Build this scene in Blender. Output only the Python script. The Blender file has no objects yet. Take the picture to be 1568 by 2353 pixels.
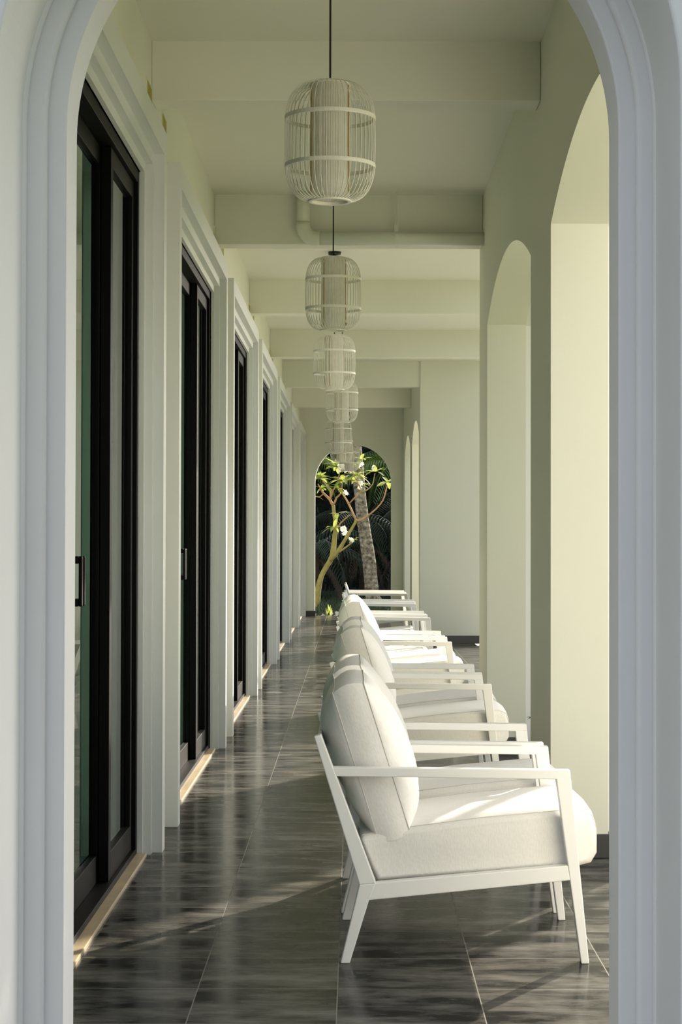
import bpy, bmesh, math, random
from mathutils import Vector, Matrix, Quaternion

random.seed(7)
F, H, VX, VY = 4430.0, 1.29, 815.0, 1232.0      # focal length in px, eye height, vanishing point
scene = bpy.context.scene
C = scene.collection

def P(px, py, Y):
    """point of the photograph at depth Y"""
    return Vector(((px - VX) * Y / F, Y, H - (py - VY) * Y / F))

# ------------------------------------------------------------------ materials
def new_mat(name):
    m = bpy.data.materials.new(name); m.use_nodes = True
    nt = m.node_tree
    return m, nt, nt.nodes['Principled BSDF']

def N(nt, kind, **kw):
    n = nt.nodes.new(kind)
    for k, v in kw.items():
        if k in n.inputs: n.inputs[k].default_value = v
        else: setattr(n, k, v)
    return n

def simple(name, col, rough=0.6, var=0.06, scale=8, bump=0.0, bscale=60, metallic=0, stretch=None, spec=None):
    m, nt, b = new_mat(name)
    tc = N(nt, 'ShaderNodeTexCoord')
    src = tc.outputs['Object']
    if stretch:
        mp = N(nt, 'ShaderNodeMapping'); mp.inputs['Scale'].default_value = stretch
        nt.links.new(src, mp.inputs[0]); src = mp.outputs[0]
    nz = N(nt, 'ShaderNodeTexNoise', Scale=scale, Detail=5.0)
    nt.links.new(src, nz.inputs['Vector'])
    mx = N(nt, 'ShaderNodeMix', data_type='RGBA')
    mx.inputs[6].default_value = (*[c * (1 - var) for c in col], 1)
    mx.inputs[7].default_value = (*[min(1, c * (1 + var)) for c in col], 1)
    nt.links.new(nz.outputs['Fac'], mx.inputs[0]); nt.links.new(mx.outputs[2], b.inputs['Base Color'])
    b.inputs['Roughness'].default_value = rough
    b.inputs['Metallic'].default_value = metallic
    if spec is not None: b.inputs['Specular IOR Level'].default_value = spec
    if bump:
        n2 = N(nt, 'ShaderNodeTexNoise', Scale=bscale, Detail=4.0)
        nt.links.new(src, n2.inputs['Vector'])
        bp = N(nt, 'ShaderNodeBump', Strength=bump, Distance=0.01)
        nt.links.new(n2.outputs['Fac'], bp.inputs['Height']); nt.links.new(bp.outputs[0], b.inputs['Normal'])
    return m

M = {}
M['wall'] = simple('cream_wall_paint', (0.755, 0.757, 0.64), 0.75, 0.02, 1.5, 0.05, 40)
M['ceil'] = simple('ceiling_paint', (0.755, 0.757, 0.64), 0.8, 0.02, 1.5)
M['casing'] = simple('casing_paint', (0.69, 0.71, 0.68), 0.55, 0.03, 3, 0.04, 50)
M['arch'] = simple('arch_plaster', (0.80, 0.80, 0.785), 0.7, 0.03, 3, 0.08, 25)
M['base'] = simple('black_skirting', (0.018, 0.02, 0.02), 0.3, 0.1)
M['frame_black'] = simple('black_aluminium', (0.004, 0.004, 0.0035), 0.5, 0.1, spec=0.08)
M['sill'] = simple('stone_sill', (0.46, 0.36, 0.22), 0.4, 0.4, 6, stretch=(1, 1.2, 1))
M['metal_white'] = simple('white_powder_coat', (0.84, 0.83, 0.80), 0.42, 0.01)
M['room'] = simple('room_paint', (0.82, 0.85, 0.84), 0.8, 0.03)
M['room_floor'] = simple('room_floor', (0.5, 0.5, 0.46), 0.5, 0.1)
M['pipe'] = simple('painted_pipe', (0.70, 0.72, 0.60), 0.45, 0.04)
M['cord'] = simple('black_cord', (0.01, 0.01, 0.01), 0.5)
M['rattan'] = simple('white_rattan', (0.80, 0.78, 0.68), 0.5, 0.08, 20)
M['brass'] = simple('bamboo_strip', (0.42, 0.27, 0.07), 0.5, 0.2, 20)
M['ochre'] = simple('ochre_plate', (0.36, 0.31, 0.02), 0.6, 0.3, 20)
M['ochre_dark'] = simple('dark_slot', (0.03, 0.022, 0.005), 0.7, 0.1)
M['soil'] = simple('soil', (0.018, 0.013, 0.008), 0.95, 0.4, 12, 0.5, 20)
M['lawn'] = simple('lawn', (0.15, 0.19, 0.04), 0.9, 0.3, 6)
M['path'] = simple('pale_bounce_paving', (0.40, 0.385, 0.34), 0.8, 0.08, 3)  # for the unseen ground that bounces light into the corridor
M['terrace'] = simple('terrace_paving', (0.23, 0.22, 0.18), 0.8, 0.1, 3)
M['bark_green'] = simple('frangipani_bark', (0.23, 0.20, 0.055), 0.8, 0.5, 9, 0.5, 30)
M['bark_red'] = simple('young_branch', (0.30, 0.17, 0.07), 0.7, 0.3, 9)
M['pebble'] = simple('backrest_weave', (0.62, 0.60, 0.57), 0.6, 0.35, 90, 0.8, 90)

def fabric():
    m, nt, b = new_mat('linen_fabric')
    tc = N(nt, 'ShaderNodeTexCoord')
    mp = N(nt, 'ShaderNodeMapping'); mp.inputs['Scale'].default_value = (1, 1, 0.25)
    nt.links.new(tc.outputs['Object'], mp.inputs[0])
    n1 = N(nt, 'ShaderNodeTexNoise', Scale=260.0, Detail=3.0); nt.links.new(mp.outputs[0], n1.inputs['Vector'])
    n2 = N(nt, 'ShaderNodeTexNoise', Scale=7.0, Detail=4.0); nt.links.new(tc.outputs['Object'], n2.inputs['Vector'])
    mx = N(nt, 'ShaderNodeMix', data_type='RGBA')
    mx.inputs[6].default_value = (0.70, 0.68, 0.64, 1); mx.inputs[7].default_value = (0.86, 0.84, 0.80, 1)
    nt.links.new(n1.outputs['Fac'], mx.inputs[0]); nt.links.new(mx.outputs[2], b.inputs['Base Color'])
    b.inputs['Roughness'].default_value = 0.95; b.inputs['Specular IOR Level'].default_value = 0.15
    b1 = N(nt, 'ShaderNodeBump', Strength=0.35, Distance=0.02); nt.links.new(n2.outputs['Fac'], b1.inputs['Height'])
    b2 = N(nt, 'ShaderNodeBump', Strength=0.25, Distance=0.002); nt.links.new(n1.outputs['Fac'], b2.inputs['Height'])
    nt.links.new(b1.outputs[0], b2.inputs['Normal']); nt.links.new(b2.outputs[0], b.inputs['Normal'])
    return m
M['fabric'] = fabric()
M['piping'] = simple('fabric_piping', (0.60, 0.57, 0.52), 0.9, 0.05)

def floor_mat():
    m, nt, b = new_mat('polished_dark_tile')
    L = nt.links.new
    tc = N(nt, 'ShaderNodeTexCoord'); sep = N(nt, 'ShaderNodeSeparateXYZ')
    L(tc.outputs['Object'], sep.inputs[0])
    def mth(op, a, v=None, c=None):
        n = N(nt, 'ShaderNodeMath', operation=op)
        for i, x in enumerate((a, v, c)):
            if x is None: continue
            if isinstance(x, (int, float)): n.inputs[i].default_value = x
            else: L(x, n.inputs[i])
        return n.outputs[0]
    def line(co, off, w):
        t = mth('ADD', co, off)
        t = mth('DIVIDE', t, 0.3985)
        fr = mth('FRACT', t)
        d = mth('ABSOLUTE', mth('SUBTRACT', fr, 0.5))          # 0.5 at a joint
        return mth('GREATER_THAN', d, 0.5 - w), mth('FLOOR', t)
    gx, ix = line(sep.outputs['X'], 0.444 + 0.3985 * 20, 0.0042)
    gy, iy = line(sep.outputs['Y'], -5.116 + 0.3985 * 60, 0.0042)
    g = mth('MAXIMUM', gx, gy)
    cmb = N(nt, 'ShaderNodeCombineXYZ'); L(ix, cmb.inputs[0]); L(iy, cmb.inputs[1])
    wn = N(nt, 'ShaderNodeTexWhiteNoise'); L(cmb.outputs[0], wn.inputs['Vector'])
    # streaks across the corridor, shifted from tile to tile
    add = N(nt, 'ShaderNodeVectorMath', operation='ADD'); L(tc.outputs['Object'], add.inputs[0]); L(wn.outputs['Color'], add.inputs[1])
    mp = N(nt, 'ShaderNodeMapping'); mp.inputs['Scale'].default_value = (1.6, 4.2, 1)
    L(add.outputs[0], mp.inputs[0])
    n1 = N(nt, 'ShaderNodeTexNoise', Scale=2.2, Detail=9.0, Roughness=0.62, Distortion=0.15); L(mp.outputs[0], n1.inputs['Vector'])
    n2 = N(nt, 'ShaderNodeTexNoise', Scale=90.0, Detail=2.0); L(tc.outputs['Object'], n2.inputs['Vector'])
    rp = N(nt, 'ShaderNodeValToRGB'); L(n1.outputs['Fac'], rp.inputs[0])
    rp.color_ramp.elements[0].position = 0.40; rp.color_ramp.elements[0].color = (0.024, 0.024, 0.022, 1)
    rp.color_ramp.elements[1].position = 0.74; rp.color_ramp.elements[1].color = (0.20, 0.19, 0.17, 1)
    mx = N(nt, 'ShaderNodeMix', data_type='RGBA'); L(g, mx.inputs[0]); L(rp.outputs[0], mx.inputs[6])
    mx.inputs[7].default_value = (0.22, 0.21, 0.18, 1)
    L(mx.outputs[2], b.inputs['Base Color'])
    r = N(nt, 'ShaderNodeMapRange'); L(n1.outputs['Fac'], r.inputs[0])
    r.inputs[1].default_value = 0.3; r.inputs[2].default_value = 0.75; r.inputs[3].default_value = 0.11; r.inputs[4].default_value = 0.25
    rr = mth('MAXIMUM', r.outputs[0], mth('MULTIPLY', g, 0.6)); L(rr, b.inputs['Roughness'])
    bp = N(nt, 'ShaderNodeBump', Strength=0.05, Distance=0.003); L(n1.outputs['Fac'], bp.inputs['Height'])
    b2 = N(nt, 'ShaderNodeBump', Strength=0.04, Distance=0.001); L(n2.outputs['Fac'], b2.inputs['Height'])
    L(bp.outputs[0], b2.inputs['Normal']); L(b2.outputs[0], b.inputs['Normal'])
    b.inputs['IOR'].default_value = 1.10
    return m
M['floor'] = floor_mat()

def glass_mat():
    m, nt, b = new_mat('tinted_glass')
    out = nt.nodes['Material Output']; nt.nodes.remove(b)
    t = N(nt, 'ShaderNodeBsdfTransparent', Color=(0.78, 0.90, 0.87, 1))
    g = N(nt, 'ShaderNodeBsdfGlossy', Color=(0.93, 0.97, 0.94, 1), Roughness=0.0)
    fr = N(nt, 'ShaderNodeFresnel', IOR=1.45)
    mx = N(nt, 'ShaderNodeMixShader')
    ge = N(nt, 'ShaderNodeNewGeometry'); iv = N(nt, 'ShaderNodeMath', operation='SUBTRACT'); iv.inputs[0].default_value = 1
    nt.links.new(ge.outputs['Backfacing'], iv.inputs[1])
    ml = N(nt, 'ShaderNodeMath', operation='MULTIPLY'); nt.links.new(fr.outputs[0], ml.inputs[0]); nt.links.new(iv.outputs[0], ml.inputs[1])
    nt.links.new(ml.outputs[0], mx.inputs[0]); nt.links.new(t.outputs[0], mx.inputs[1]); nt.links.new(g.outputs[0], mx.inputs[2])
    nt.links.new(mx.outputs[0], out.inputs[0])
    return m
M['glass'] = glass_mat()

def leafy(name, c1, c2, trans, rough=0.45, scale=3):
    m, nt, b = new_mat(name)
    out = nt.nodes['Material Output']
    tc = N(nt, 'ShaderNodeTexCoord'); nz = N(nt, 'ShaderNodeTexNoise', Scale=float(scale), Detail=3.0)
    nt.links.new(tc.outputs['Object'], nz.inputs['Vector'])
    rp = N(nt, 'ShaderNodeValToRGB'); nt.links.new(nz.outputs['Fac'], rp.inputs[0])
    rp.color_ramp.elements[0].position = 0.35; rp.color_ramp.elements[0].color = (*c1, 1)
    rp.color_ramp.elements[1].position = 0.65; rp.color_ramp.elements[1].color = (*c2, 1)
    nt.links.new(rp.outputs[0], b.inputs['Base Color']); b.inputs['Roughness'].default_value = rough
    tr = N(nt, 'ShaderNodeBsdfTranslucent'); nt.links.new(rp.outputs[0], tr.inputs[0])
    mx = N(nt, 'ShaderNodeMixShader'); mx.inputs[0].default_value = trans
    nt.links.new(b.outputs[0], mx.inputs[1]); nt.links.new(tr.outputs[0], mx.inputs[2]); nt.links.new(mx.outputs[0], out.inputs[0])
    return m
M['leaf'] = leafy('frangipani_leaf', (0.30, 0.36, 0.07), (0.50, 0.54, 0.17), 0.5)
M['petal'] = leafy('white_petal', (0.85, 0.83, 0.72), (0.9, 0.88, 0.82), 0.4)
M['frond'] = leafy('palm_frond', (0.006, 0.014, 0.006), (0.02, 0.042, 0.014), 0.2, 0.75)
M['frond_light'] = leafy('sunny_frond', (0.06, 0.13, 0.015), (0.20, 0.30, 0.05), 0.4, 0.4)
M['frond_dry'] = leafy('dry_frond', (0.03, 0.016, 0.01), (0.08, 0.05, 0.03), 0.1, 0.7)
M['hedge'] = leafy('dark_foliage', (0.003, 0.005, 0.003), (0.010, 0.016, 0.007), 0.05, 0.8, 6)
M['shade'] = leafy('lamp_shade_fabric', (0.80, 0.78, 0.69), (0.86, 0.84, 0.76), 0.35, 0.8, 30)

def bark_palm():
    m, nt, b = new_mat('palm_bark')
    tc = N(nt, 'ShaderNodeTexCoord')
    wv = N(nt, 'ShaderNodeTexWave', wave_type='BANDS', bands_direction='Z', Scale=3.2, Distortion=3.0, Detail=4.0)
    nt.links.new(tc.outputs['Object'], wv.inputs['Vector'])
    nz = N(nt, 'ShaderNodeTexNoise', Scale=14.0, Detail=7.0, Roughness=0.7); nt.links.new(tc.outputs['Object'], nz.inputs['Vector'])
    rp = N(nt, 'ShaderNodeValToRGB'); nt.links.new(nz.outputs['Fac'], rp.inputs[0])
    rp.color_ramp.elements[0].position = 0.38; rp.color_ramp.elements[0].color = (0.09, 0.07, 0.04, 1)
    rp.color_ramp.elements[1].position = 0.62; rp.color_ramp.elements[1].color = (0.42, 0.38, 0.28, 1)
    nt.links.new(rp.outputs[0], b.inputs['Base Color']); b.inputs['Roughness'].default_value = 0.9
    ad = N(nt, 'ShaderNodeMath', operation='ADD'); nt.links.new(wv.outputs['Fac'], ad.inputs[0]); nt.links.new(nz.outputs['Fac'], ad.inputs[1])
    bp = N(nt, 'ShaderNodeBump', Strength=0.8, Distance=0.02); nt.links.new(ad.outputs[0], bp.inputs['Height'])
    nt.links.new(bp.outputs[0], b.inputs['Normal'])
    return m
M['palm'] = bark_palm()

# ------------------------------------------------------------------ mesh helpers
def obj(name, bm, mat, parent=None, smooth=False, bevel=0.0, seg=2):
    bmesh.ops.recalc_face_normals(bm, faces=bm.faces[:])
    me = bpy.data.meshes.new(name); bm.to_mesh(me); bm.free()
    if smooth:
        for p in me.polygons: p.use_smooth = True
    me.materials.append(mat)
    o = bpy.data.objects.new(name, me); C.objects.link(o)
    if parent: o.parent = parent
    if bevel:
        md = o.modifiers.new('bevel', 'BEVEL'); md.width = bevel; md.segments = seg; md.limit_method = 'ANGLE'; md.angle_limit = 0.6
    return o

def box(bm, x0, x1, y0, y1, z0, z1):
    v = [bm.verts.new((x, y, z)) for x in (x0, x1) for y in (y0, y1) for z in (z0, z1)]
    for f in ((0, 1, 3, 2), (4, 6, 7, 5), (0, 4, 5, 1), (2, 3, 7, 6), (0, 2, 6, 4), (1, 5, 7, 3)):
        bm.faces.new([v[i] for i in f])

def boxes(*bs):
    bm = bmesh.new()
    for b in bs: box(bm, *b)
    return bm

def prism_xz(bm, pts, y0, y1):
    a = [bm.verts.new((p[0], y0, p[1])) for p in pts]; b = [bm.verts.new((p[0], y1, p[1])) for p in pts]
    n = len(pts)
    bm.faces.new(a); bm.faces.new(b[::-1])
    for i in range(n): bm.faces.new((a[i], a[(i + 1) % n], b[(i + 1) % n], b[i]))

def tube(bm, pts, rad, n=8, cap=True):
    pts = [Vector(p) for p in pts]
    if not isinstance(rad, (list, tuple)): rad = [rad] * len(pts)
    rings = []; ref = None
    for i, p in enumerate(pts):
        d = (pts[min(i + 1, len(pts) - 1)] - pts[max(i - 1, 0)]).normalized()
        if ref is None:
            ref = d.orthogonal().normalized()
        else:
            ref = (ref - d * ref.dot(d)).normalized()
        q = d.cross(ref)
        rings.append([bm.verts.new(p + (ref * math.cos(t) + q * math.sin(t)) * rad[i]) for t in [2 * math.pi * k / n for k in range(n)]])
    for a, b in zip(rings, rings[1:]):
        for k in range(n): bm.faces.new((a[k], a[(k + 1) % n], b[(k + 1) % n], b[k]))
    if cap:
        bm.faces.new(rings[0][::-1]); bm.faces.new(rings[-1])

def lathe(bm, prof, n=40, closed=False, c=(0, 0)):
    rings = [[bm.verts.new((c[0] + r * math.cos(2 * math.pi * k / n), c[1] + r * math.sin(2 * math.pi * k / n), z)) for k in range(n)] for r, z in prof]
    pairs = list(zip(rings, rings[1:]))
    if closed: pairs.append((rings[-1], rings[0]))
    for a, b in pairs:
        for k in range(n): bm.faces.new((a[k], a[(k + 1) % n], b[(k + 1) % n], b[k]))
    if not closed:
        bm.faces.new(rings[0]); bm.faces.new(rings[-1][::-1])

def empty(name, loc):
    o = bpy.data.objects.new(name, None); C.objects.link(o); o.location = loc; o.empty_display_size = 0.1
    return o

def tag(o, label=None, cat=None, group=None, kind=None):
    if label: o['label'] = label
    if cat: o['category'] = cat
    if group: o['group'] = group
    if kind: o['kind'] = kind
    return o

def copy_tree(o, parent=None):
    c = o.copy(); C.objects.link(c); c.parent = parent
    for ch in list(o.children): copy_tree(ch, c)
    return c

def struct(name, bm, mat, label=None, cat=None, **kw):
    o = obj(name, bm, mat, **kw)
    return tag(o, label, cat, kind='structure')

XL, XC = -0.869, -0.781          # plane of the left wall, front of the door casings
XR, XO = 0.791, 1.022            # inner and outer plane of the right wall
YF0, YF1 = 3.95, 4.485           # the near arch wall
YE0, YE1 = 31.10, 31.30          # the end wall
ZC = 3.40
PER = 3.85

# ------------------------------------------------------------------ shell
struct('floor', boxes((-1.0, 1.45, -2.5, YE1, -0.12, 0.0)), M['floor'],
       'polished dark tiled corridor floor with thin pale joints', 'floor')
struct('ground', boxes((1.45, 2.6, -3, 14, -0.3, -0.03)), M['terrace'], 'brown paving strip outside the arches', 'paving')
struct('ground', boxes((1.45, 2.6, 14, 34, -0.3, -0.03)), M['path'], 'unseen pale paving added outside the open bay to bounce light inside', 'paving')  # pale ground out of view, added to brighten the return and end walls
struct('ground', boxes((2.6, 5.5, 14, 34, -0.3, -0.03)), M['path'], 'unseen pale strip added over the lawn to bounce light inside', 'path')
struct('ground', boxes((2.6, 60, -6, 70, -0.3, -0.05)), M['lawn'], 'green lawn outside the arches', 'lawn')
struct('ground', boxes((-14, 2.6, YE1, 60, -0.3, -0.04)), M['soil'], 'dark garden soil beyond the end arch', 'soil')

ceil = struct('ceiling', boxes((-4.3, 1.32, YF0 + 0.02, YE1, ZC, ZC + 0.25), (1.32, 1.75, 19.0, 23.4, ZC, ZC + 0.25)), M['ceil'], 'cream painted corridor ceiling with cross beams', 'ceiling')
for y0, zb, xr in ((8.19, 3.146, XR), (11.89, 3.092, XR), (15.87, 3.124, 1.25), (19.70, 3.12, 1.75), (23.22, 3.09, XR), (27.0, 3.10, XR)):
    obj('beam', boxes((XL + 0.0, xr - 0.001, y0, y0 + 0.18, zb, ZC + 0.01)), M['ceil'], ceil, bevel=0.004)

# left wall with seven door openings
openings = [(4.91 + PER * k, 7.78 + PER * k) for k in range(7)]
ZD = 2.762
bm = bmesh.new(); y = YF1
for a, b in openings:
    box(bm, -1.10, XL, y, a, 0, ZD); y = b
box(bm, -1.10, XL, y, YE0, 0, ZD)
box(bm, -1.10, XL, YF1, YE0, ZD, ZC)
struct('wall_left', bm, M['wall'], 'cream wall on the left pierced by seven tall glazed doors', 'wall')

# rooms behind the doors
bm = boxes((-4.3, -4.2, YF1, YE0, 0, ZC))
struct('wall_rooms', bm, M['room'], 'dim back wall of the rooms behind the glass doors', 'wall')
for k in range(8):
    yy = YF1 - 0.05 if k == 0 else 8.2 + PER * (k - 1)
    if k == 7: yy = YE0
    struct('wall_partition', boxes((-4.2, -1.10, yy, yy + 0.12, 0, ZC)), M['room'], 'partition wall seen dimly through the door glass', 'wall')
struct('floor_rooms', boxes((-4.3, -1.0, YF1 - .05, YE1, -0.12, 0.0)), M['room_floor'], 'room floor behind the glass doors', 'floor')

# right walls with segmental arches
def arcade(name, ys, ye, ops, label, XR=XR, XO=XO, rise=0.236, mat='wall'):
    zs = 2.553
    bm = bmesh.new()
    cells = []; y = ys
    for a, b in ops:
        cells.append((y, a, 0, 0)); n = 36
        h = (b - a) / 2; R = (h * h + rise * rise) / (2 * rise); c = (a + b) / 2
        f = lambda yy: zs + math.sqrt(max(R * R - (yy - c) ** 2, 0)) - (R - rise)
        for i in range(n):
            u, v = a + (b - a) * i / n, a + (b - a) * (i + 1) / n
            cells.append((u, v, f(u), f(v)))
        y = b
    cells.append((y, ye, 0, 0))
    top = 3.65
    for (y0, y1, z0, z1) in cells:
        for X in (XR, XO):
            bm.faces.new([bm.verts.new(p) for p in ((X, y0, z0), (X, y1, z1), (X, y1, top), (X, y0, top))])
        bm.faces.new([bm.verts.new(p) for p in ((XR, y0, z0), (XO, y0, z0), (XO, y1, z1), (XR, y1, z1))])
        bm.faces.new([bm.verts.new(p) for p in ((XR, y0, top), (XO, y0, top), (XO, y1, top), (XR, y1, top))])
    for (y0, y1, z0, z1) in cells:
        if z0 == 0:
            for yy in (y0, y1):
                bm.faces.new([bm.verts.new(p) for p in ((XR, yy, 0), (XO, yy, 0), (XO, yy, zs if (yy not in (ys, ye)) else top), (XR, yy, zs if (yy not in (ys, ye)) else top))])
    bmesh.ops.remove_doubles(bm, verts=bm.verts[:], dist=1e-5)
    return struct(name, bm, M[mat], label, 'wall')
arcade('wall_right', YF1, 12.20, [(4.93, 7.765), (8.65, 11.49)], 'right wall near the camera with two tall shallow arched openings')
arcade('wall_right', YF1, 12.20, [(4.87, 7.83), (8.585, 11.555)], 'outer face of the right wall around the shallow arches', XO, 1.30, 0.296, 'arch')
arcade('wall_right', 23.40, YE0, [(23.70, 26.5), (27.38, 30.2)], 'right wall at the far end with two narrow looking arched openings')
struct('wall_return', boxes((XR, 1.75, 23.20, 23.40, 0, 3.65)), M['wall'], 'pale wall facing the camera where the corridor narrows', 'wall')

# arch walls
def arch_loop(R, cx, zs, Y, n=64, z0=0.0):
    pts = [Vector((cx - R, Y, z0)), Vector((cx - R, Y, zs * 0.5))]
    pts += [Vector((cx - R * math.cos(math.pi * i / n), Y, zs + R * math.sin(math.pi * i / n))) for i in range(n + 1)]
    pts += [Vector((cx + R, Y, zs * 0.5)), Vector((cx + R, Y, z0))]
    return pts
def rect_loop(x0, x1, zt, cx, zs, Y, n=64):
    pts = [Vector((x0, Y, 0)), Vector((x0, Y, zs * 0.5))]
    for i in range(n + 1):
        t = math.pi * i / n; dx, dz = -math.cos(t), math.sin(t)
        k = 1e9
        if dx < -1e-6: k = min(k, (x0 - cx) / dx)
        if dx > 1e-6: k = min(k, (x1 - cx) / dx)
        if dz > 1e-6: k = min(k, (zt - zs) / dz)
        pts.append(Vector((cx + dx * k, Y, zs + dz * k)))
    pts += [Vector((x1, Y, zs * 0.5)), Vector((x1, Y, 0))]
    return pts
def bridge(bm, loops, closed=False):
    vs = [[bm.verts.new(p) for p in l] for l in loops]
    prs = list(zip(vs, vs[1:]))
    if closed: prs.append((vs[-1], vs[0]))
    for a, b in prs:
        for i in range(len(a) - 1): bm.faces.new((a[i], a[i + 1], b[i + 1], b[i]))

cx, zs = -0.0285, 2.208
bm = bmesh.new()
bridge(bm, [arch_loop(0.6205, cx, zs, YF1), arch_loop(0.6205, cx, zs, 4.322), arch_loop(0.72, cx, zs, 4.322),
            rect_loop(-1.6, 1.15, 3.65, cx, zs, 4.322), rect_loop(-1.6, 1.15, 3.65, cx, zs, YF1)], closed=True)
wf = struct('wall_front', bm, M['arch'], 'pale plaster wall with the rounded archway framing the view', 'wall', bevel=0.006, seg=3)
# mouldings around the near arch, each stepping towards the camera, and the thick outer arch
def ring(name, R0, R1, yb, yf, c0, c1, parent, bev):
    bm = bmesh.new()
    l0, l1 = arch_loop(R0, c0, zs, yf), arch_loop(R1, c1, zs, yf)
    l2, l3 = arch_loop(R1, c1, zs, yb), arch_loop(R0, c0, zs, yb)
    bridge(bm, [l0, l1, l2, l3], closed=True)
    return obj(name, bm, M['arch'], parent, bevel=bev, seg=5)
ring('inner_moulding', 0.659, 0.73, 4.322, 4.292, -0.030, -0.034, wf, 0.012)
ring('outer_moulding', 0.697, 0.75, 4.292, 4.268, -0.034, -0.036, wf, 0.012)
bm = bmesh.new()
c2, R2 = -0.036, 0.7005
bridge(bm, [arch_loop(R2 + 0.004, c2, zs, 4.30), arch_loop(R2 + 0.004, c2, zs, YF0), rect_loop(-3.4, 3.3, 4.4, c2, zs, YF0), rect_loop(-3.4, 3.3, 4.4, c2, zs, 4.30)], closed=True)
obj('outer_arch', bm, M['arch'], wf, bevel=0.008, seg=3)

bm = bmesh.new(); cxe, zse = -0.022, 2.155
bridge(bm, [arch_loop(0.615, cxe, zse, YE0), arch_loop(0.615, cxe, zse, YE1), rect_loop(-1.6, 1.3, 3.65, cxe, zse, YE1), rect_loop(-1.6, 1.3, 3.65, cxe, zse, YE0)], closed=True)
struct('wall_back', bm, M['wall'], 'cream end wall with a round headed archway to the garden', 'wall')

# skirting
def skirt(name, *bs): return struct(name, boxes(*bs), M['base'], None, None, bevel=0.002)
HB = 0.096
tag(skirt('baseboard_right', (XR - .012, XO + .012, 7.753, 8.662, 0, HB)), 'black skirting around the first pier', 'skirting')
tag(skirt('baseboard_right', (XR - .012, XO + .012, 11.478, 12.212, 0, HB)), 'black skirting around the pier where the wall ends', 'skirting')
tag(skirt('baseboard_return', (XR - .0, 1.75, 23.188, 23.2, 0, HB)), 'black skirting along the return wall', 'skirting')
tag(skirt('baseboard_back', (XL, cxe - .615 + .012, YE0 - .012, YE0, 0, 0.085), (cxe + .615 - .012, XR, YE0 - .012, YE0, 0, 0.085)), 'black skirting on the end wall', 'skirting')
tag(skirt('baseboard_far', (XR - .012, XR, 26.49, 27.39, 0, HB), (XR - .012, XR, 30.19, YE0 - .013, 0, HB)), 'black skirting on the far right wall', 'skirting')

# ------------------------------------------------------------------ doors
ordinal = ['first', 'second', 'third', 'fourth', 'fifth', 'sixth', 'seventh']
def casing_mesh():
    # stepped profile: (u outward from the opening edge, x)
    W = openings[0][1] - openings[0][0]
    prof = [(0.0, -0.90), (0.0, -0.852), (0.040, -0.852), (0.040, -0.8216), (0.090, -0.8216), (0.090, XC), (0.192, XC), (0.192, XL - 0.004)]
    bm = bmesh.new()
    vs = []
    for u, x in prof:
        vs.append([bm.verts.new(p) for p in ((x, -u, 0), (x, -u, ZD + u), (x, W + u, ZD + u), (x, W + u, 0))])
    for a, b in zip(vs, vs[1:]):
        for i in range(3): bm.faces.new((a[i], a[i + 1], b[i + 1], b[i]))
    return bm, W
trims = []; doors = []
def door_panel(root, y0, y1, xf, xb, handle=None):
    """aluminium framed glass leaf"""
    st = 0.062; rb = 0.10; z0, z1 = 0.035, ZD - 0.052
    bm = boxes((xb, xf, y0, y0 + st, z0, z1), (xb, xf, y1 - st, y1, z0, z1), (xb, xf, y0 + st, y1 - st, z0, z0 + rb), (xb, xf, y0 + st, y1 - st, z1 - 0.07, z1))
    p = obj('sliding_panel', bm, M['frame_black'], root, bevel=0.002)
    xm = (xf + xb) / 2
    obj('glass', boxes((xm - 0.003, xm + 0.003, y0 + st, y1 - st, z0 + rb, z1 - 0.07)), M['glass'], p)
    if handle is not None:
        yh = handle; bm = bmesh.new()
        zt, zb = 1.222, 1.058; xo = xf + 0.040
        box(bm, xo - 0.012, xo, yh - 0.012, yh + 0.012, zb, zt)
        box(bm, xf, xo - 0.012, yh - 0.012, yh + 0.012, zt - 0.024, zt)
        box(bm, xf, xo - 0.012, yh - 0.012, yh + 0.012, zb, zb + 0.024)
        tag(obj('handle', bm, M['frame_black'], p, bevel=0.004), 'black bow handle')
    return p
def door_proto():
    bm, W = casing_mesh()
    t = obj('trim_1', bm, M['casing'])
    d = empty('door_1', (0, 0, 0))
    xf, xb = -0.874, -0.985
    obj('door_frame', boxes((xb, xf, 0.0, 0.045, 0.012, ZD), (xb, xf, W - 0.045, W, 0.012, ZD), (xb, xf, 0.045, W - 0.045, ZD - 0.05, ZD),
                            (xb, xf, 0.045, W - 0.045, 0.012, 0.034)), M['frame_black'], d, bevel=0.002)
    q = (W - 0.09) / 4; s = 0.045
    door_panel(d, s, s + q + .03, -0.890, -0.926)
    door_panel(d, s + q - .03, s + 2 * q, -0.930, -0.962, s + 2 * q - 0.03)
    door_panel(d, s + 2 * q, s + 3 * q + .03, -0.930, -0.962, s + 2 * q + 0.03)
    door_panel(d, s + 3 * q - .03, s + 4 * q, -0.890, -0.926)
    obj('door_sill', boxes((-1.0, -0.834, -0.0, W, -0.01, 0.0125)), M['sill'], d, bevel=0.003)
    return t, d
t0, d0 = door_proto()
for k, (a, b) in enumerate(openings):
    t = t0 if k == 0 else copy_tree(t0); d = d0 if k == 0 else copy_tree(d0)
    t.name = 'trim_%d' % (k + 1); d.name = 'door_%d' % (k + 1)
    t.location = (0, a, 0); d.location = (0, a, 0)
    tag(t, 'stepped grey white casing around the %s glass door from the camera' % ordinal[k], 'door casing', kind='structure')
    tag(d, 'black framed sliding glass door, the %s from the camera' % ordinal[k], 'door', kind='structure')

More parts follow.
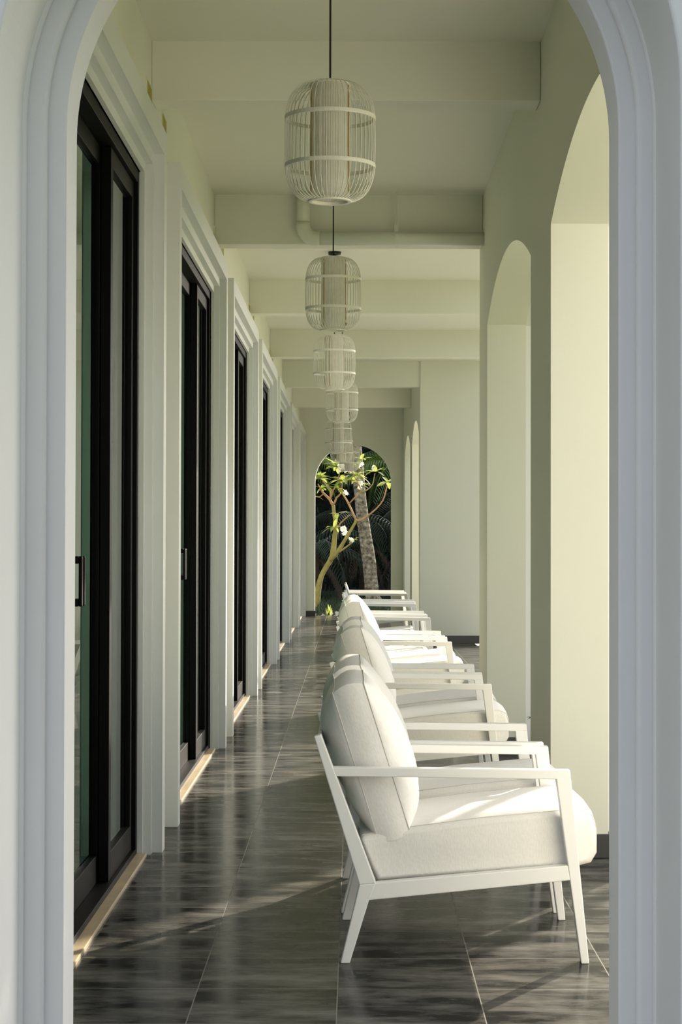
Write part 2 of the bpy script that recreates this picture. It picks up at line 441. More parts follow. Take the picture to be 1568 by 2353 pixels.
# small recessed boxes high on the left wall beside the beams
idx = 0
for k in range(5):
    for j, yy in enumerate((7.96, 8.59)):
        r = empty('wall_vent', (XL, yy + PER * k, 2.995))
        bm = boxes((0, .006, 0, .008, 0, .20), (0, .006, .212, .22, 0, .20), (0, .006, .008, .212, .192, .20), (0, .006, .008, .212, 0, .008))
        obj('vent_frame', bm, M['wall'], r)
        obj('vent_plate', boxes((0.0005, .003, .008, .212, .008, .192)), M['ochre'], r)
        obj('slot', boxes((0.003, .006, .02, .20, .10, .135)), M['ochre_dark'], r)
        tag(r, 'small ochre wall vent above the gap after the %s door, %s side of the beam' % (ordinal[k], ('near', 'far')[j]), 'wall vent', 'ochre vents high on the left wall')

# ------------------------------------------------------------------ drain pipe
pr = empty('drain_pipe', (0, 11.79, ZC))
pts = [Vector(((696 - VX) * 11.79 / F, 0, 0.0)), Vector(((696 - VX) * 11.79 / F, 0, -0.19))]
x0 = pts[0].x; zc = 3.113 - ZC; r = 0.0405
bm = bmesh.new(); tube(bm, [(x0, 0, 0), (x0, 0, zc + 0.075)], r, 20); obj('vertical_pipe', bm, M['pipe'], pr, True)
el = [(x0 + 0.075 - 0.075 * math.cos(t), 0, zc + 0.075 - 0.075 * math.sin(t)) for t in [math.pi / 2 * i / 10 for i in range(11)]]
bm = bmesh.new(); tube(bm, [(x0, 0, zc + 0.10)] + el + [(x0 + 0.10, 0, zc)], r + 0.004, 20); obj('elbow', bm, M['pipe'], pr, True)
bm = bmesh.new(); tube(bm, [(x0 + 0.075, 0, zc), (XR, 0, zc)], r, 20); obj('horizontal_pipe', bm, M['pipe'], pr, True)
xh = (910 - VX) * 11.79 / F
bm = bmesh.new(); tube(bm, [(xh, 0, 0), (xh, 0, zc + 0.055)], 0.004, 8)
box(bm, xh - 0.012, xh + 0.012, -0.012, 0.012, zc + 0.04, zc + 0.085)
tube(bm, [(xh - 0.011, 0, zc), (xh + 0.011, 0, zc)], r + 0.005, 24)
tag(obj('pipe_hanger', bm, M['pipe'], pr), 'rod hanger and clamp')
tag(pr, 'painted drain pipe bending under the ceiling in front of the second beam', 'pipe')

# ------------------------------------------------------------------ lamps
def lamp_proto():
    root = empty('pendant_lamp', (0, 0, 0))         # origin at the ceiling
    R, rt, rb = 0.1535, 0.068, 0.069
    zt, z1, z2, zb = 0.0, -0.118, -0.283, -0.400      # local to body top
    def prof():
        p = []
        for i in range(13):
            t = math.pi / 2 * i / 12
            p.append((rt + (R - rt) * math.sin(t) ** 0.85, zt + (z1 - zt) * (1 - math.cos(t)) ** 1.0))
        for i in range(1, 6): p.append((R + 0.002 * math.sin(math.pi * i / 6), z1 + (z2 - z1) * i / 6))
        for i in range(13):
            t = math.pi / 2 * i / 12
            p.append((rb + (R - rb) * math.cos(t) ** 0.85, z2 + (zb - z2) * math.sin(t)))
        return p
    pf = prof()
    body = empty('lamp_body', (0, 0, 0)); C.objects.unlink(body); bpy.data.objects.remove(body)
    bm = bmesh.new(); n = 46
    for k in range(n):
        a = 2 * math.pi * k / n
        tube(bm, [(r * math.cos(a), r * math.sin(a), z) for r, z in pf], 0.0016, 4, cap=False)
    cage = obj('cage', bm, M['rattan'], root, True)
    for z in (z1, z2):
        bm = bmesh.new(); lathe(bm, [(R - .003, z - .007), (R + .003, z - .007), (R + .003, z + .007), (R - .003, z + .007)], 56, closed=True)
        obj('band', bm, M['rattan'], root, bevel=0.001)
    bm = bmesh.new(); lathe(bm, [(rb - .008, zb - .006), (rb + .005, zb - .006), (rb + .005, zb + .007), (rb - .008, zb + .007)], 48, closed=True)
    obj('bottom_ring', bm, M['rattan'], root, bevel=0.002)
    bm = bmesh.new(); lathe(bm, [(rt - .006, zt - .004), (rt + .004, zt - .004), (rt + .004, zt + .005), (rt - .006, zt + .005)], 48, closed=True)
    obj('top_ring', bm, M['rattan'], root, bevel=0.002)
    # pleated inner cylinder
    bm = bmesh.new(); n = 96; rings = []
    for z in (zt - 0.004, -0.13, -0.27, zb + 0.004):
        rings.append([bm.verts.new(((0.066 + 0.0016 * (k % 2)) * math.cos(2 * math.pi * k / n), (0.066 + 0.0016 * (k % 2)) * math.sin(2 * math.pi * k / n), z)) for k in range(n)])
    for a, b in zip(rings, rings[1:]):
        for k in range(n): bm.faces.new((a[k], a[(k + 1) % n], b[(k + 1) % n], b[k]))
    bm.faces.new(rings[0])
    sh = obj('lamp_shade', bm, M['shade'], root)
    bm = bmesh.new()
    for a in (-2.75, -0.45, 1.2, 2.3):
        tube(bm, [((0.0705) * math.cos(a), 0.0705 * math.sin(a), zt - .01), (0.0705 * math.cos(a), 0.0705 * math.sin(a), zb + .02)], 0.0022, 5)
    tag(obj('inner_strut', bm, M['brass'], root), 'tan wooden strip')
    return root
lp = lamp_proto()
lamps = [(6.60, 757, 2.842, 'nearest and largest'), (10.75, 765, 2.842, 'second'), (14.28, 768, 2.778, 'third'), (18.6, 786, 2.79, 'fourth'),
         (22.5, 777.5, 2.66, 'fifth'), (26.2, 785, 2.70, 'sixth'), (29.5, 803, 2.69, 'farthest')]
for i, (Y, px, zt, w) in enumerate(lamps):
    root = lp if i == 0 else copy_tree(lp)
    X = (px - VX) * Y / F
    root.location = (X, Y, zt); root.rotation_euler.z = i * 0.35
    bm = bmesh.new(); tube(bm, [(0, 0, 0.0), (0, 0, ZC - zt - 0.02)], 0.0036, 8); box(bm, -.012, .012, -.012, .012, -.002, .012)
    tube(bm, [(-.066, 0, 0.0), (.066, 0, 0.0)], .002, 6)
    obj('cord', bm, M['cord'], root)
    bm = bmesh.new(); lathe(bm, [(0.008, ZC - zt - .045), (0.012, ZC - zt - .028), (0.046, ZC - zt - 0.022), (0.048, ZC - zt - .001)], 32)
    obj('ceiling_rose', bm, M['cord'], root, True)
    tag(root, 'white rattan cage pendant lamp, the %s in the row hanging from the ceiling' % w, 'pendant lamp', 'rattan pendant lamps along the corridor')

# ------------------------------------------------------------------ chairs
YN = 5.84
def L(px, py, Y=YN):
    p = P(px, py, Y); return (p.x, p.z)
WCH = 0.70; TH = 0.042
Z0 = lambda pts: [(x, max(z, 0.0)) for x, z in pts]
side = {
    'back_post': [L(723, 1692), L(739, 1687), L(866, 2027), L(828, 2031)],
    'rear_leg': [L(828, 2031), L(866, 2027), L(850, 2067), (L(806, 2205)[0], 0), (L(785, 2205)[0], 0)],
    'side_rail': [L(856, 2028), L(1306, 1986), L(1312, 2020), L(848, 2067)],
    'front_leg': [L(1279, 1786), L(1313, 1786), (L(1355, 2210)[0], 0), (L(1337, 2210)[0], 0)],
    'armrest': [L(752, 1762), L(1311, 1768), L(1313, 1787), L(1279, 1789), L(760, 1783)],
}
def cushion_mesh(width, height, t0, bulge, nu=26, nv=22, pinch=0.03, seed=0):
    """puffy box cushion: u across, v up, w thickness"""
    rnd = random.Random(seed)
    bm = bmesh.new()
    def side_pt(u, v, s):
        f = (1 - abs(u) ** 2.6) ** 0.6 * (1 - abs(v) ** 2.6) ** 0.6
        w = t0 / 2 + bulge * f * (1.0 - 0.22 * s * v)
        y = u * width / 2 * (1 - pinch * (1 - (1 - abs(v)) * 1.0) ** 2 * 0) ; z = v * height / 2
        # edges bow slightly: corners stick out, middles pull in
        y *= 1 - pinch * (1 - v * v); z *= 1 - pinch * (1 - u * u)
        w += 0.004 * math.sin(5 * u + 3 * v + seed) * f
        return Vector((s * w, y, z))
    gr = {}
    for s in (1, -1):
        for i in range(nu + 1):
            for j in range(nv + 1):
                u = math.sin(math.pi / 2 * (2 * i / nu - 1)); v = math.sin(math.pi / 2 * (2 * j / nv - 1))
                gr[s, i, j] = bm.verts.new(side_pt(u, v, s))
        for i in range(nu):
            for j in range(nv): bm.faces.new((gr[s, i, j], gr[s, i + 1, j], gr[s, i + 1, j + 1], gr[s, i, j + 1]))
    loop = [(i, 0) for i in range(nu)] + [(nu, j) for j in range(nv)] + [(i, nv) for i in range(nu, 0, -1)] + [(0, j) for j in range(nv, 0, -1)]
    # boxing strip, bulged
    mid = []
    for k, (i, j) in enumerate(loop):
        a, b = gr[1, i, j].co, gr[-1, i, j].co; c = (a + b) / 2
        out = Vector((0, (1 if c.y > 0 else -1) * (abs(c.y) / (width / 2)) ** 6, (1 if c.z > 0 else -1) * (abs(c.z) / (height / 2)) ** 6)); 
        mid.append(bm.verts.new(c + out * 0.022))
    n = len(loop)
    for k in range(n):
        i, j = loop[k]; i2, j2 = loop[(k + 1) % n]
        bm.faces.new((gr[1, i, j], mid[k], mid[(k + 1) % n], gr[1, i2, j2]))
        bm.faces.new((mid[k], gr[-1, i, j], gr[-1, i2, j2], mid[(k + 1) % n]))
    seams = [[gr[s, i, j].co.copy() for (i, j) in loop] for s in (1, -1)]
    return bm, seams

def seat_mesh(w):
    """box cushion following the tilted rail, in side view"""
    YS = YN + 0.05
    out = [L(868, 2022, YS), L(1335, 1985, YS), L(1358, 1979, YS), L(1371, 1957, YS), L(1371, 1905, YS), L(1361, 1874, YS), L(1335, 1862, YS),
           L(1286, 1864, YS), L(1110, 1880, YS), L(945, 1902, YS), L(835, 1918, YS), L(828, 1930, YS), L(850, 1990, YS)]
    bm = bmesh.new(); n = 9; rings = []
    cx_ = sum(p[0] for p in out) / len(out); cz_ = sum(p[1] for p in out) / len(out)
    ts = [0, .012, .03, .12, .5, .88, .97, .988, 1]
    sc = [.955, .985, 1, 1, 1, 1, 1, .985, .955]
    puff = [0, .0, .003, .010, .014, .010, .003, 0, 0]
    for t, s, p in zip(ts, sc, puff):
        ring_ = []
        for k, (x, z) in enumerate(out):
            dx, dz = x - cx_, z - cz_
            inset = (1 - s) * 0.25
            xx = x - math.copysign(min(abs(dx), inset), dx); zz = z - math.copysign(min(abs(dz), inset), dz)
            if 4 <= k <= 9: zz += p
            if 2 <= k <= 5: xx += p * 0.6
            ring_.append(bm.verts.new((xx, t * w, zz)))
        rings.append(ring_)
    m = len(out)
    for a, b in zip(rings, rings[1:]):
        for k in range(m): bm.faces.new((a[k], a[(k + 1) % m], b[(k + 1) % m], b[k]))
    bm.faces.new(rings[0]); bm.faces.new(rings[-1][::-1])
    return bm, [(v.co.copy()) for v in rings[2]], [(v.co.copy()) for v in rings[-3]]

def piping(lines, parent, r=0.0022):
    for l in lines:
        bm = bmesh.new(); tube(bm, l + [l[0]], r, 5); obj('piping', bm, M['piping'], parent, True)

def chair_proto(cushions=True, seed=0, back=True):
    root = empty('armchair', (0, 0, 0))
    mw = M['metal_white']
    for yy in (0.0, WCH - TH):
        for nm in side:
            e_ = .0012 if nm in ('armrest', 'side_rail') else 0
            bm = bmesh.new(); prism_xz(bm, side[nm], yy + e_, yy + TH - e_)
            obj({'rear_leg': 'leg', 'front_leg': 'leg'}.get(nm, nm), bm, mw, root, bevel=0.003)
    a, b = TH, WCH - TH
    xr, zr = side['side_rail'][3]; xf_, zf = side['side_rail'][2]
    obj('front_rail', boxes((xf_ - .05, xf_ - .012, a, b, zf + .004, zf + .042)), mw, root, bevel=.002)
    obj('back_rail', boxes((xr + .008, xr + .046, a, b, zr + .006, zr + .046)), mw, root, bevel=.002)
    # back slats following the posts
    p0 = Vector((side['back_post'][0][0] + .012, 0, side['back_post'][0][1])); p1 = Vector((side['back_post'][3][0] + .02, 0, side['back_post'][3][1]))
    for t in (0.06, 0.32, 0.58, 0.84):
        c = p0.lerp(p1, t); d = (p1 - p0).normalized(); nrm = Vector((d.z, 0, -d.x))
        bm = bmesh.new()
        q = [c - d * .022 - nrm * .006, c + d * .022 - nrm * .006, c + d * .022 + nrm * .006, c - d * .022 + nrm * .006]
        prism_xz(bm, [(v.x, v.z) for v in q], a, b)
        obj('back_slat', bm, M['pebble'] if t < .1 else mw, root, bevel=.002)
    bm = bmesh.new(); prism_xz(bm, [(xr + .04, zr + .034), (xf_ - .04, zf + .030), (xf_ - .04, zf + .038), (xr + .04, zr + .042)], a, b)
    obj('seat_panel', bm, mw, root, bevel=.001)
    if cushions:
        bm, s1, s2 = seat_mesh(b - a - .012)
        sc = obj('seat_cushion', bm, M['fabric'], root, True, bevel=.004)
        sc.location = (0, a + .006, 0)
        piping([s1, s2], sc, .0018)
        if back:
            bm, seams = cushion_mesh(0.585, 0.470, 0.100, 0.076, seed=seed)
            bc = obj('back_cushion', bm, M['fabric'], root, True)
            p = P(855, 1757, 5.95)
            bc.location = (p.x - .002, WCH / 2 - .0, p.z + .016)
            bc.rotation_euler = (0, -math.radians(17.5), 0)
            md = bc.modifiers.new('sub', 'SUBSURF'); md.levels = 1; md.render_levels = 1
            piping(seams, bc, .0022)
    return root
full = chair_proto(True, 1); bare = chair_proto(False)
full_used = bare_used = False
chairs = [
    (5.84, 1, 'white aluminium armchair with puffy back cushion, nearest the camera'),
    (6.62, 1, 'white cushioned armchair touching the far side of the nearest armchair'),
    (9.22, 1, 'white cushioned armchair, nearer one of the second pair'),
    (10.0, 1, 'white cushioned armchair, farther one of the second pair'),
    (12.90, 1, 'sunlit white cushioned armchair, nearer one of the third pair'),
    (13.72, 1, 'white cushioned armchair, farther one of the third pair, last with a back cushion'),
    (16.75, 0, 'bare white armchair frame, nearer one of the fourth pair'),
    (17.55, 0, 'bare white armchair frame, farther one of the fourth pair'),
    (20.1, 0, 'bare white armchair frame, nearer one of the fifth pair'),
    (20.9, 0, 'bare white armchair frame, farther one of the fifth pair'),
    (23.7, 0, 'bare white armchair frame, nearer one of the last pair'),
    (24.5, 0, 'bare white armchair frame, farthest from the camera before the end arch'),
]
rc = random.Random(3)
for i, (Y, cu, lab) in enumerate(chairs):
    if cu:
        o = copy_tree(full) if full_used else full; full_used = True
    else:
        o = copy_tree(bare) if bare_used else bare; bare_used = True
    o.location = (0 if i < 2 else rc.uniform(-.012, .012), Y, 0)
    if i == 1: o.location.x = -.004
    if i >= 1:
        for ch in o.children:
            if ch.name.startswith('back_cushion'):
                ch.rotation_euler.y += rc.uniform(-.03, .03); ch.rotation_euler.x = rc.uniform(-.03, .03); ch.location.z += rc.uniform(0, .012)
    tag(o, lab, 'armchair', 'white armchairs lined up along the corridor')

# ------------------------------------------------------------------ garden beyond the end arch
def leaf_blade(bm, base, d, up, ln, w, curl=0.15, n=4):
    d = d.normalized(); sd = d.cross(up)
    if sd.length < 1e-3: sd = d.orthogonal()
    sd.normalize(); nn = sd.cross(d)
    prev = None
    for i in range(n + 1):
        t = i / n
        c = base + d * ln * t - nn * curl * ln * t * t
        ww = w * math.sin(math.pi * (0.08 + 0.88 * t) ** 0.9) * 0.5 + 0.001
        cur = (bm.verts.new(c - sd * ww + nn * ww * .25), bm.verts.new(c), bm.verts.new(c + sd * ww + nn * ww * .25))
        if prev:
            bm.faces.new((prev[0], prev[1], cur[1], cur[0])); bm.faces.new((prev[1], prev[2], cur[2], cur[1]))
        prev = cur

YG = 34.0
rg = random.Random(11)
fr = empty('frangipani_tree', P(728, 1420, YG)); fr.location.z = -0.04
org = fr.location.copy()
def GP(px, py, dy=0): return P(px, py, YG + dy) - org
def branch(pts, r0, r1, mat, nm='branch'):
    pts = [GP(*p) for p in pts]
    n = len(pts); bm = bmesh.new()
    # subdivide for smoothness
    fine = []; rad = []
    for i in range(n - 1):
        for t in (0, .5):
            p_ = pts[i].lerp(pts[i + 1], t)
            if t == .5 and 0 < i < n - 2: p_ += (pts[i] + pts[i + 1] - pts[i - 1] - pts[i + 2]) * 0.06
            fine.append(p_); rad.append(r0 + (r1 - r0) * (i + t) / (n - 1))
    fine.append(pts[-1]); rad.append(r1)
    rad = [r * (1 + .12 * math.sin(7 * i)) for i, r in enumerate(rad)]
    tube(bm, fine, rad, 10)
    return obj(nm, bm, mat, fr, True)
branch([(726, 1425), (727, 1400), (731, 1358), (739, 1324), (751.5, 1301), (764, 1278), (769, 1238), (771.6, 1209), (768, 1183), (766, 1161)], .062, .030, M['bark_green'], 'trunk')
branch([(766, 1163), (758, 1148), (741, 1131), (731, 1112)], .026, .013, M['bark_red'])
branch([(759, 1150), (761, 1128), (750, 1115), (741, 1104)], .018, .010, M['bark_red'])
branch([(745, 1134), (735, 1142), (722, 1141)], .010, .008, M['bark_red'])
branch([(767, 1160), (774, 1143), (783, 1134), (787, 1106)], .018, .011, M['bark_red'])
branch([(758, 1148), (766, 1126), (776, 1110), (781, 1082)], .014, .009, M['bark_red'])
branch([(757, 1292), (775, 1270, -.1), (796, 1236, -.2), (817, 1200, -.25), (818, 1192, -.25)], .036, .022, M['bark_green'])
branch([(818, 1194, -.25), (804, 1163, -.2), (791, 1140, -.2), (777, 1121, -.2)], .019, .011, M['bark_red'])
branch([(817, 1196, -.25), (827, 1196, -.3), (844, 1186, -.3), (865, 1169, -.3), (880, 1150, -.3), (886, 1132, -.3), (890, 1115, -.3)], .019, .011, M['bark_red'])
branch([(775, 1272, -.1), (791, 1261, -.2), (810, 1246, -.2), (821, 1234, -.2)], .018, .010, M['bark_green'])
branch([(770, 1222), (783, 1202), (804, 1183)], .014, .009, M['bark_red'])
branch([(802, 1158, -.2), (816, 1143, -.3), (829, 1131, -.3), (828, 1120, -.3), (804, 1075, -.3)], .012, .008, M['bark_red'])
branch([(829, 1131, -.3), (842, 1127, -.3), (857, 1112, -.3), (862, 1087, -.3)], .012, .008, M['bark_green'])
branch([(766, 1200), (774, 1190), (776, 1180)], .012, .007, M['bark_red'])
clusters = [(776, 1073, 18, 1.15), (733, 1101, 15, 1.1), (741, 1122, 8, .7), (788, 1104, 16, 1.1), (821, 1092, 14, 1.0), (826, 1112, 9, .8),
            (864, 1084, 8, .9), (891, 1108, 10, 1.0), (768, 1212, 6, .9), (810, 1242, 7, .7), (777, 1121, 7, .8), (804, 1073, 9, .9), (776, 1180, 4, .8), (752, 1120, 5, .7), (830, 1056, 6, .9), (796, 1062, 8, 1.0), (721, 1141, 4, .7)]
for k, (px, py, n, s) in enumerate(clusters):
    bm = bmesh.new(); c = GP(px, py, -.15 if k > 3 else 0)
    for i in range(n):
        a = 2 * math.pi * i / n + rg.uniform(-.3, .3); el = rg.uniform(-.35, .9)
        d = Vector((math.cos(a) * math.cos(el), math.sin(a) * math.cos(el), math.sin(el)))
        leaf_blade(bm, c, d, Vector((0, 0, 1)), rg.uniform(.17, .28) * s, .078 * s, rg.uniform(.1, .5))
    obj('leaf_cluster', bm, M['leaf'], fr)
for (px, py, n, s) in [(789, 1074, 16, .085), (800, 1078, 10, .06), (787, 1217, 7, .05), (833, 1108, 6, .05), (861, 1075, 3, .03), (810, 1241, 3, .03), (795, 1131, 3, .03), (829, 1067, 4, .04), (826, 1122, 2, .02), (792, 1224, 3, .03)]:
    bm = bmesh.new(); c0 = GP(px, py, -.22)
    for i in range(n):
        c = c0 + Vector((rg.uniform(-1, 1) * s, rg.uniform(-1, 1) * s, rg.uniform(-.8, .8) * s))
        a0 = rg.uniform(0, 6)
        for q in range(5):
            a = a0 + q * 1.257
            leaf_blade(bm, c, Vector((math.cos(a), -.5, math.sin(a))), Vector((0, -1, 0)), .038, .026, .2, 3)
    obj('flower_cluster', bm, M['petal'], fr)
tag(fr, 'slender frangipani tree with bright green leaves and white blossoms beyond the end arch', 'tree')

# leaning palm
YP = 37.0
base = P(858, 1420, YP); base.z = -0.04
pm = empty('palm_tree', base)
cl = [base + Vector((.02, 0, 0)), P(856, 1365, YP), P(849, 1290, YP), P(839, 1225, YP), P(832, 1180, YP), P(826, 1120, YP), P(820, 1050, YP), P(812, 950, YP), P(806, 800, YP), P(806, 600, YP)]
bm = bmesh.new(); fine = []; rad = []
for i in range(len(cl) - 1):
    for t in (0, .25, .5, .75):
        fine.append(cl[i].lerp(cl[i + 1], t) - base); z = fine[-1].z; rad.append(.135 - .010 * min(z, 5) + .004 * math.sin(z * 40) + (.04 if z < .15 else 0))
tube(bm, fine, rad, 20); tp = fine[-1]
obj('trunk', bm, M['palm'], pm, True)
def frond(bm, base, az, el, ln, droop, w=.35, n=22, twist=0.0):
    prev = None
    pts = []
    d = Vector((math.cos(az) * math.cos(el), math.sin(az) * math.cos(el), math.sin(el)))
    p = base.copy(); step = ln / n
    for i in range(n + 1):
        pts.append((p.copy(), d.copy())); p = p + d * step
        d = (d + Vector((0, 0, -droop / n))).normalized()
    tube(bm, [q[0] for q in pts[::3]] , .010, 4, cap=False)
    for i, (p, d) in enumerate(pts[2:]):
        t = i / n; sd = d.cross(Vector((0, 0, 1)))
        if sd.length < .05: sd = Vector((math.sin(az), -math.cos(az), 0))
        sd.normalize()
        l = w * (math.sin(math.pi * min(1, .15 + .8 * t)) ** .7)
        for s in (1, -1):
            leaf_blade(bm, p, sd * s + d * .55 + Vector((0, 0, -.35)), Vector((0, 0, 1)), l, .032, .35, 2)
for i in range(14):
    bm = bmesh.new(); frond(bm, tp, i * 2.4, rg.uniform(.0, 1.1), 2.3, 1.6, .5)
    obj('frond', bm, M['frond_light'], pm)
tag(pm, 'leaning palm with a thick grey ringed trunk beyond the end arch', 'tree')

# dark understorey: low palms, then a dense hedge behind
shrubs = [(-1.7, 39.2, 11, 'dark palm shrub at the left edge of the end arch', .9, 'frond'), (-0.75, 38.2, 12, 'feathery dark green palm shrub between the frangipani and the leaning palm', 1.0, 'frond'),
          (0.15, 39.8, 12, 'dark palm shrub directly behind the leaning palm trunk', 1.4, 'frond'), (1.0, 38.8, 12, 'dark palm shrub at the right edge of the end arch', 1.2, 'frond'),
          (1.9, 40.2, 10, 'dark palm shrub just outside the right side of the end arch', 1.6, 'frond')]
def palm_shrub(x, y, n, lab, h, mat, sunny=0, dry=0):
    r = empty('palm_shrub', (x, y, -0.04))
    bm = bmesh.new(); tube(bm, [(0, 0, 0), (0.02, 0, h * .5), (0, 0, h)], [.06, .05, .04], 8); obj('stem', bm, M['frond_dry'], r, True)
    for i in range(n):
        bm = bmesh.new(); frond(bm, Vector((0, 0, h)), i * 2.4 + rg.uniform(-.3, .3), rg.uniform(.15, 1.25), rg.uniform(1.2, 1.8), rg.uniform(1.2, 2.2), .38, 20)
        obj('frond', bm, M[mat], r)
    for i in range(dry):
        bm = bmesh.new(); frond(bm, Vector((0, 0, h * .9)), i * 2.1, rg.uniform(-.9, -.2), rg.uniform(.9, 1.3), 1.4, .3, 16)
        tag(obj('dry_frond', bm, M['frond_dry'], r), 'brown dead frond')
    tag(r, lab, 'palm shrub', 'dark palms beyond the end arch')
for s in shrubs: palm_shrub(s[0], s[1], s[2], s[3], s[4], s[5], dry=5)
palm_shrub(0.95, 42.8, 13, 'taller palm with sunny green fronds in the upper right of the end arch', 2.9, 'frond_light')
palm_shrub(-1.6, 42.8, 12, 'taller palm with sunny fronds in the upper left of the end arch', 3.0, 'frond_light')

bm = bmesh.new()
nx, nz = 60, 34; g = {}
for i in range(nx + 1):
    for j in range(nz + 1):
        x = -6 + 12 * i / nx; z = -.04 + 4.6 * j / nz
        g[i, j] = bm.verts.new((x, 46.0 + .35 * math.sin(x * 2.1 + z) + .25 * math.sin(z * 3.3 + x * .7) + rg.uniform(-.12, .12), z))
for i in range(nx):
    for j in range(nz): bm.faces.new((g[i, j], g[i + 1, j], g[i + 1, j + 1], g[i, j + 1]))
ed = bmesh.ops.extrude_face_region(bm, geom=bm.faces[:])
for v in [e for e in ed['geom'] if isinstance(e, bmesh.types.BMVert)]: v.co.y = 48
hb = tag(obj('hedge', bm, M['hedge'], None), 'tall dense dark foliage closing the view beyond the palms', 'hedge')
bm = bmesh.new()
for i in range(2600):
    x = rg.uniform(-3, 3); z = rg.uniform(0, 5)
    a = rg.uniform(0, 6.28)
    leaf_blade(bm, Vector((x, 45.4 + rg.uniform(-.5, .3), z)), Vector((math.cos(a), rg.uniform(-1, -.1), math.sin(a) - .3)), Vector((0, 0, 1)), rg.uniform(.2, .45), rg.uniform(.03, .08), .4, 2)
tag(obj('foliage', bm, M['frond'], hb), kind='stuff')

bm = bmesh.new()
for i in range(16):
    a = rg.uniform(0, 6.28); leaf_blade(bm, Vector((rg.uniform(-.04, .04), rg.uniform(-.04, .04), 0)), Vector((math.cos(a) * .35, math.sin(a) * .35, 1)), Vector((0, -1, 0)), rg.uniform(.08, .2), .014, .2, 3)
go = obj('grass_tuft', bm, M['leaf']); go.location = P(756, 1420, 32.4); go.location.z = -0.04
tag(go, 'small bright grass tuft at the foot of the frangipani', 'grass')

HX0, HX1, HY0, HY1, HZ = 2.4, 2.8, 12.66, 13.75, 3.1
# unseen hedge added outside the second opening to block sun on floor and chairs
bm = bmesh.new(); box(bm, HX0, HX1, HY0, HY1, -.05, HZ)
bmesh.ops.subdivide_edges(bm, edges=bm.edges[:], cuts=9, use_grid_fill=True)
for v in bm.verts: v.co += Vector((rg.uniform(-.025, .025), rg.uniform(-.025, .025), rg.uniform(-.02, .02) if v.co.z > 0 else 0))
oh = obj('hedge', bm, M['hedge']); oh.name = 'sun_block_hedge'
tag(oh, 'unseen clipped green hedge added outside the second arched opening to block sun', 'hedge')
bm = bmesh.new()
for i in range(5200):
    f = rg.randrange(4); z = rg.uniform(0, HZ)
    if f == 0: p = Vector((HX0, rg.uniform(HY0, HY1), z)); n_ = Vector((-1, 0, 0))
    elif f == 1: p = Vector((HX1, rg.uniform(HY0, HY1), z)); n_ = Vector((1, 0, 0))
    elif f == 2: p = Vector((rg.uniform(HX0, HX1), HY0, z)); n_ = Vector((0, -1, 0))
    else: p = Vector((rg.uniform(HX0, HX1), HY1, z)); n_ = Vector((0, 1, 0))
    leaf_blade(bm, p, n_ + Vector((rg.uniform(-1, 1), rg.uniform(-1, 1), rg.uniform(-.5, 1))), Vector((.1, .1, 1)), .055, .03, .3, 2)
tag(obj('foliage', bm, M['frond_light'], oh), kind='stuff')

# unseen tree added outside the first opening; its crown blocks sun on the backrest
tr = empty('sun_block_tree', (2.6, 10.0, -0.05))
bm = bmesh.new(); tube(bm, [(0, 0, 0), (.03, .02, 1.2), (0, 0, 2.2), (.02, .03, 3.2), (0, 0, 4.2)], [.05, .042, .038, .03, .012], 10)
obj('trunk', bm, M['bark_green'], tr, True)
for i in range(9):
    a = i * 2.4; z = 2.3 + i * .2; bm = bmesh.new()
    tube(bm, [(0, 0, z), (.22 * math.cos(a), .22 * math.sin(a), z + .22), (.42 * math.cos(a), .46 * math.sin(a), z + .36)], [.018, .012, .005], 6)
    obj('branch', bm, M['bark_green'], tr, True)
bm = bmesh.new()
for i in range(6500):
    while True:
        q = Vector((rg.uniform(-1, 1), rg.uniform(-1, 1), rg.uniform(-1, 1)))
        if .25 < q.length < 1: break
    p = Vector((q.x * .55, q.y * .68, 3.85 + q.z * 1.3)); a = rg.uniform(0, 6.28)
    leaf_blade(bm, p, Vector((math.cos(a), math.sin(a), rg.uniform(-.5, .6))), Vector((0, 0, 1)), rg.uniform(.08, .13), .05, .3, 2)
tag(obj('foliage', bm, M['frond_light'], tr), kind='stuff')
tag(tr, 'unseen leafy tree added outside the first arched opening to block sun', 'tree')

# low dark ground cover in the garden
bm = bmesh.new()
for i in range(5000):
    a = rg.uniform(0, 6.28); p = Vector((rg.uniform(-2.6, 3.2), rg.uniform(31.75, 44), -.05))
    leaf_blade(bm, p, Vector((math.cos(a) * .5, math.sin(a) * .5, 1)), Vector((0, -1, 0)), rg.uniform(.08, .2) * min(1, .3 + (p.y - 31.7) * .5), rg.uniform(.015, .04), .5, 2)
tag(obj('ground_cover', bm, M['frond'], None), 'low dark ground cover on the soil beyond the end arch', 'ground cover', kind='stuff')

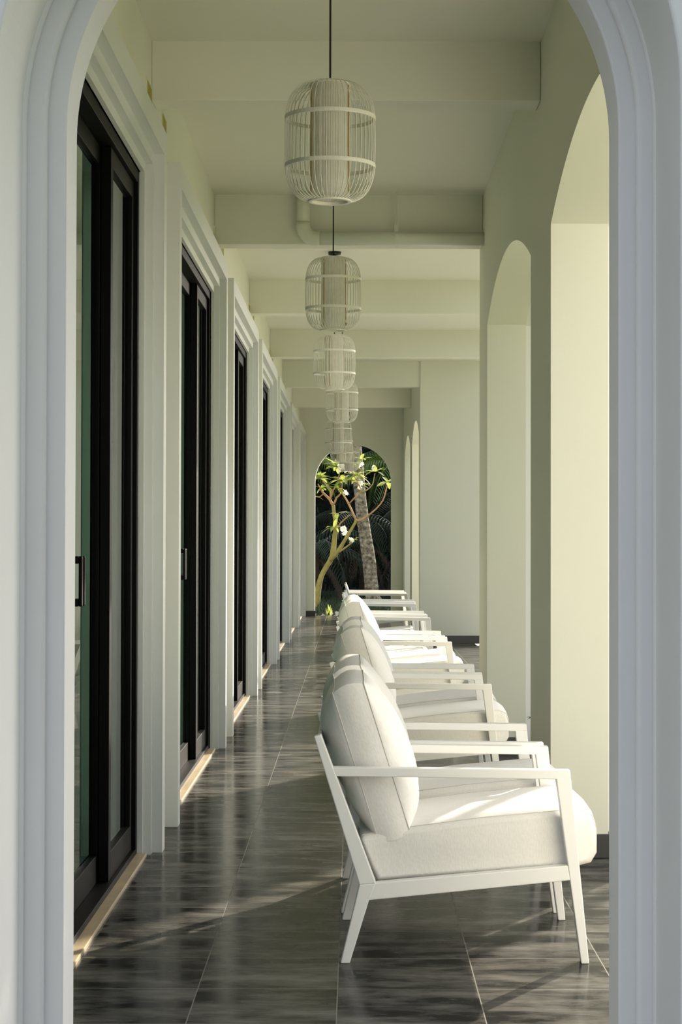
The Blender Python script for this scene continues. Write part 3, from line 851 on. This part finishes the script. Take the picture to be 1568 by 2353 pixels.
# little plant glimpsed through the second opening
pl = empty('plant', (1.046, 11.36, 0))
bm = bmesh.new(); tube(bm, [(0, 0, 0), (.004, 0, .12), (0, 0, .23)], [.005, .004, .003], 6); obj('stem', bm, M['bark_green'], pl, True)
bm = bmesh.new()
for i in range(12):
    a = i * 2.4; leaf_blade(bm, Vector((0, 0, .225)), Vector((math.cos(a), math.sin(a), rg.uniform(-.2, .35))), Vector((0, 0, 1)), rg.uniform(.025, .04), .014, .3, 3)
obj('leaves', bm, M['frond_light'], pl)
tag(pl, 'tiny green plant standing in the gap beside the second arched opening', 'plant')

# ------------------------------------------------------------------ light
w = bpy.data.worlds.new('World'); scene.world = w; w.use_nodes = True
nt = w.node_tree; bg = nt.nodes['Background']
sky = nt.nodes.new('ShaderNodeTexSky'); sky.sky_type = 'NISHITA'; sky.sun_disc = False
sky.sun_elevation = math.radians(30); sky.sun_rotation = math.atan2(.486, .874); sky.air_density = 1.0; sky.dust_density = 3.0; sky.ozone_density = 1.0
hs = nt.nodes.new('ShaderNodeHueSaturation'); hs.inputs['Saturation'].default_value = 0.38
nt.links.new(sky.outputs[0], hs.inputs['Color']); nt.links.new(hs.outputs[0], bg.inputs[0]); bg.inputs[1].default_value = 0.32
sd = bpy.data.lights.new('sun', 'SUN'); sd.energy = 11.0; sd.angle = math.radians(0.6); sd.color = (1.0, 0.90, 0.74)
so = bpy.data.objects.new('sun', sd); C.objects.link(so)
az = Vector((.486, .874, 0)).normalized(); e = math.radians(20.8)
dirv = -(az * math.cos(e) + Vector((0, 0, math.sin(e))))
so.rotation_euler = dirv.to_track_quat('-Z', 'Y').to_euler(); so.location = (10, 20, 14)

# ------------------------------------------------------------------ camera
cd = bpy.data.cameras.new('camera'); cam = bpy.data.objects.new('camera', cd); C.objects.link(cam)
cam.location = (0, 0, H); PITCH, ROLL = 0.015, 0.002      # slight upward tilt, as the converging verticals show
cam.rotation_euler = (Matrix.Rotation(math.pi / 2 + PITCH, 4, 'X') @ Matrix.Rotation(ROLL, 4, 'Z')).to_euler()
cd.sensor_fit = 'HORIZONTAL'; cd.sensor_width = 36; cd.lens = 36 * F / 1568
cd.shift_x = -(VX - 784) / 1568; cd.shift_y = (VY - F * math.tan(PITCH) - 1176.5) / 1568
cd.clip_end = 300
scene.camera = cam
vs = scene.view_settings
vs.view_transform = 'Standard'; vs.look = 'None'; vs.gamma = 1; vs.exposure = 0.0; vs.use_curve_mapping = False
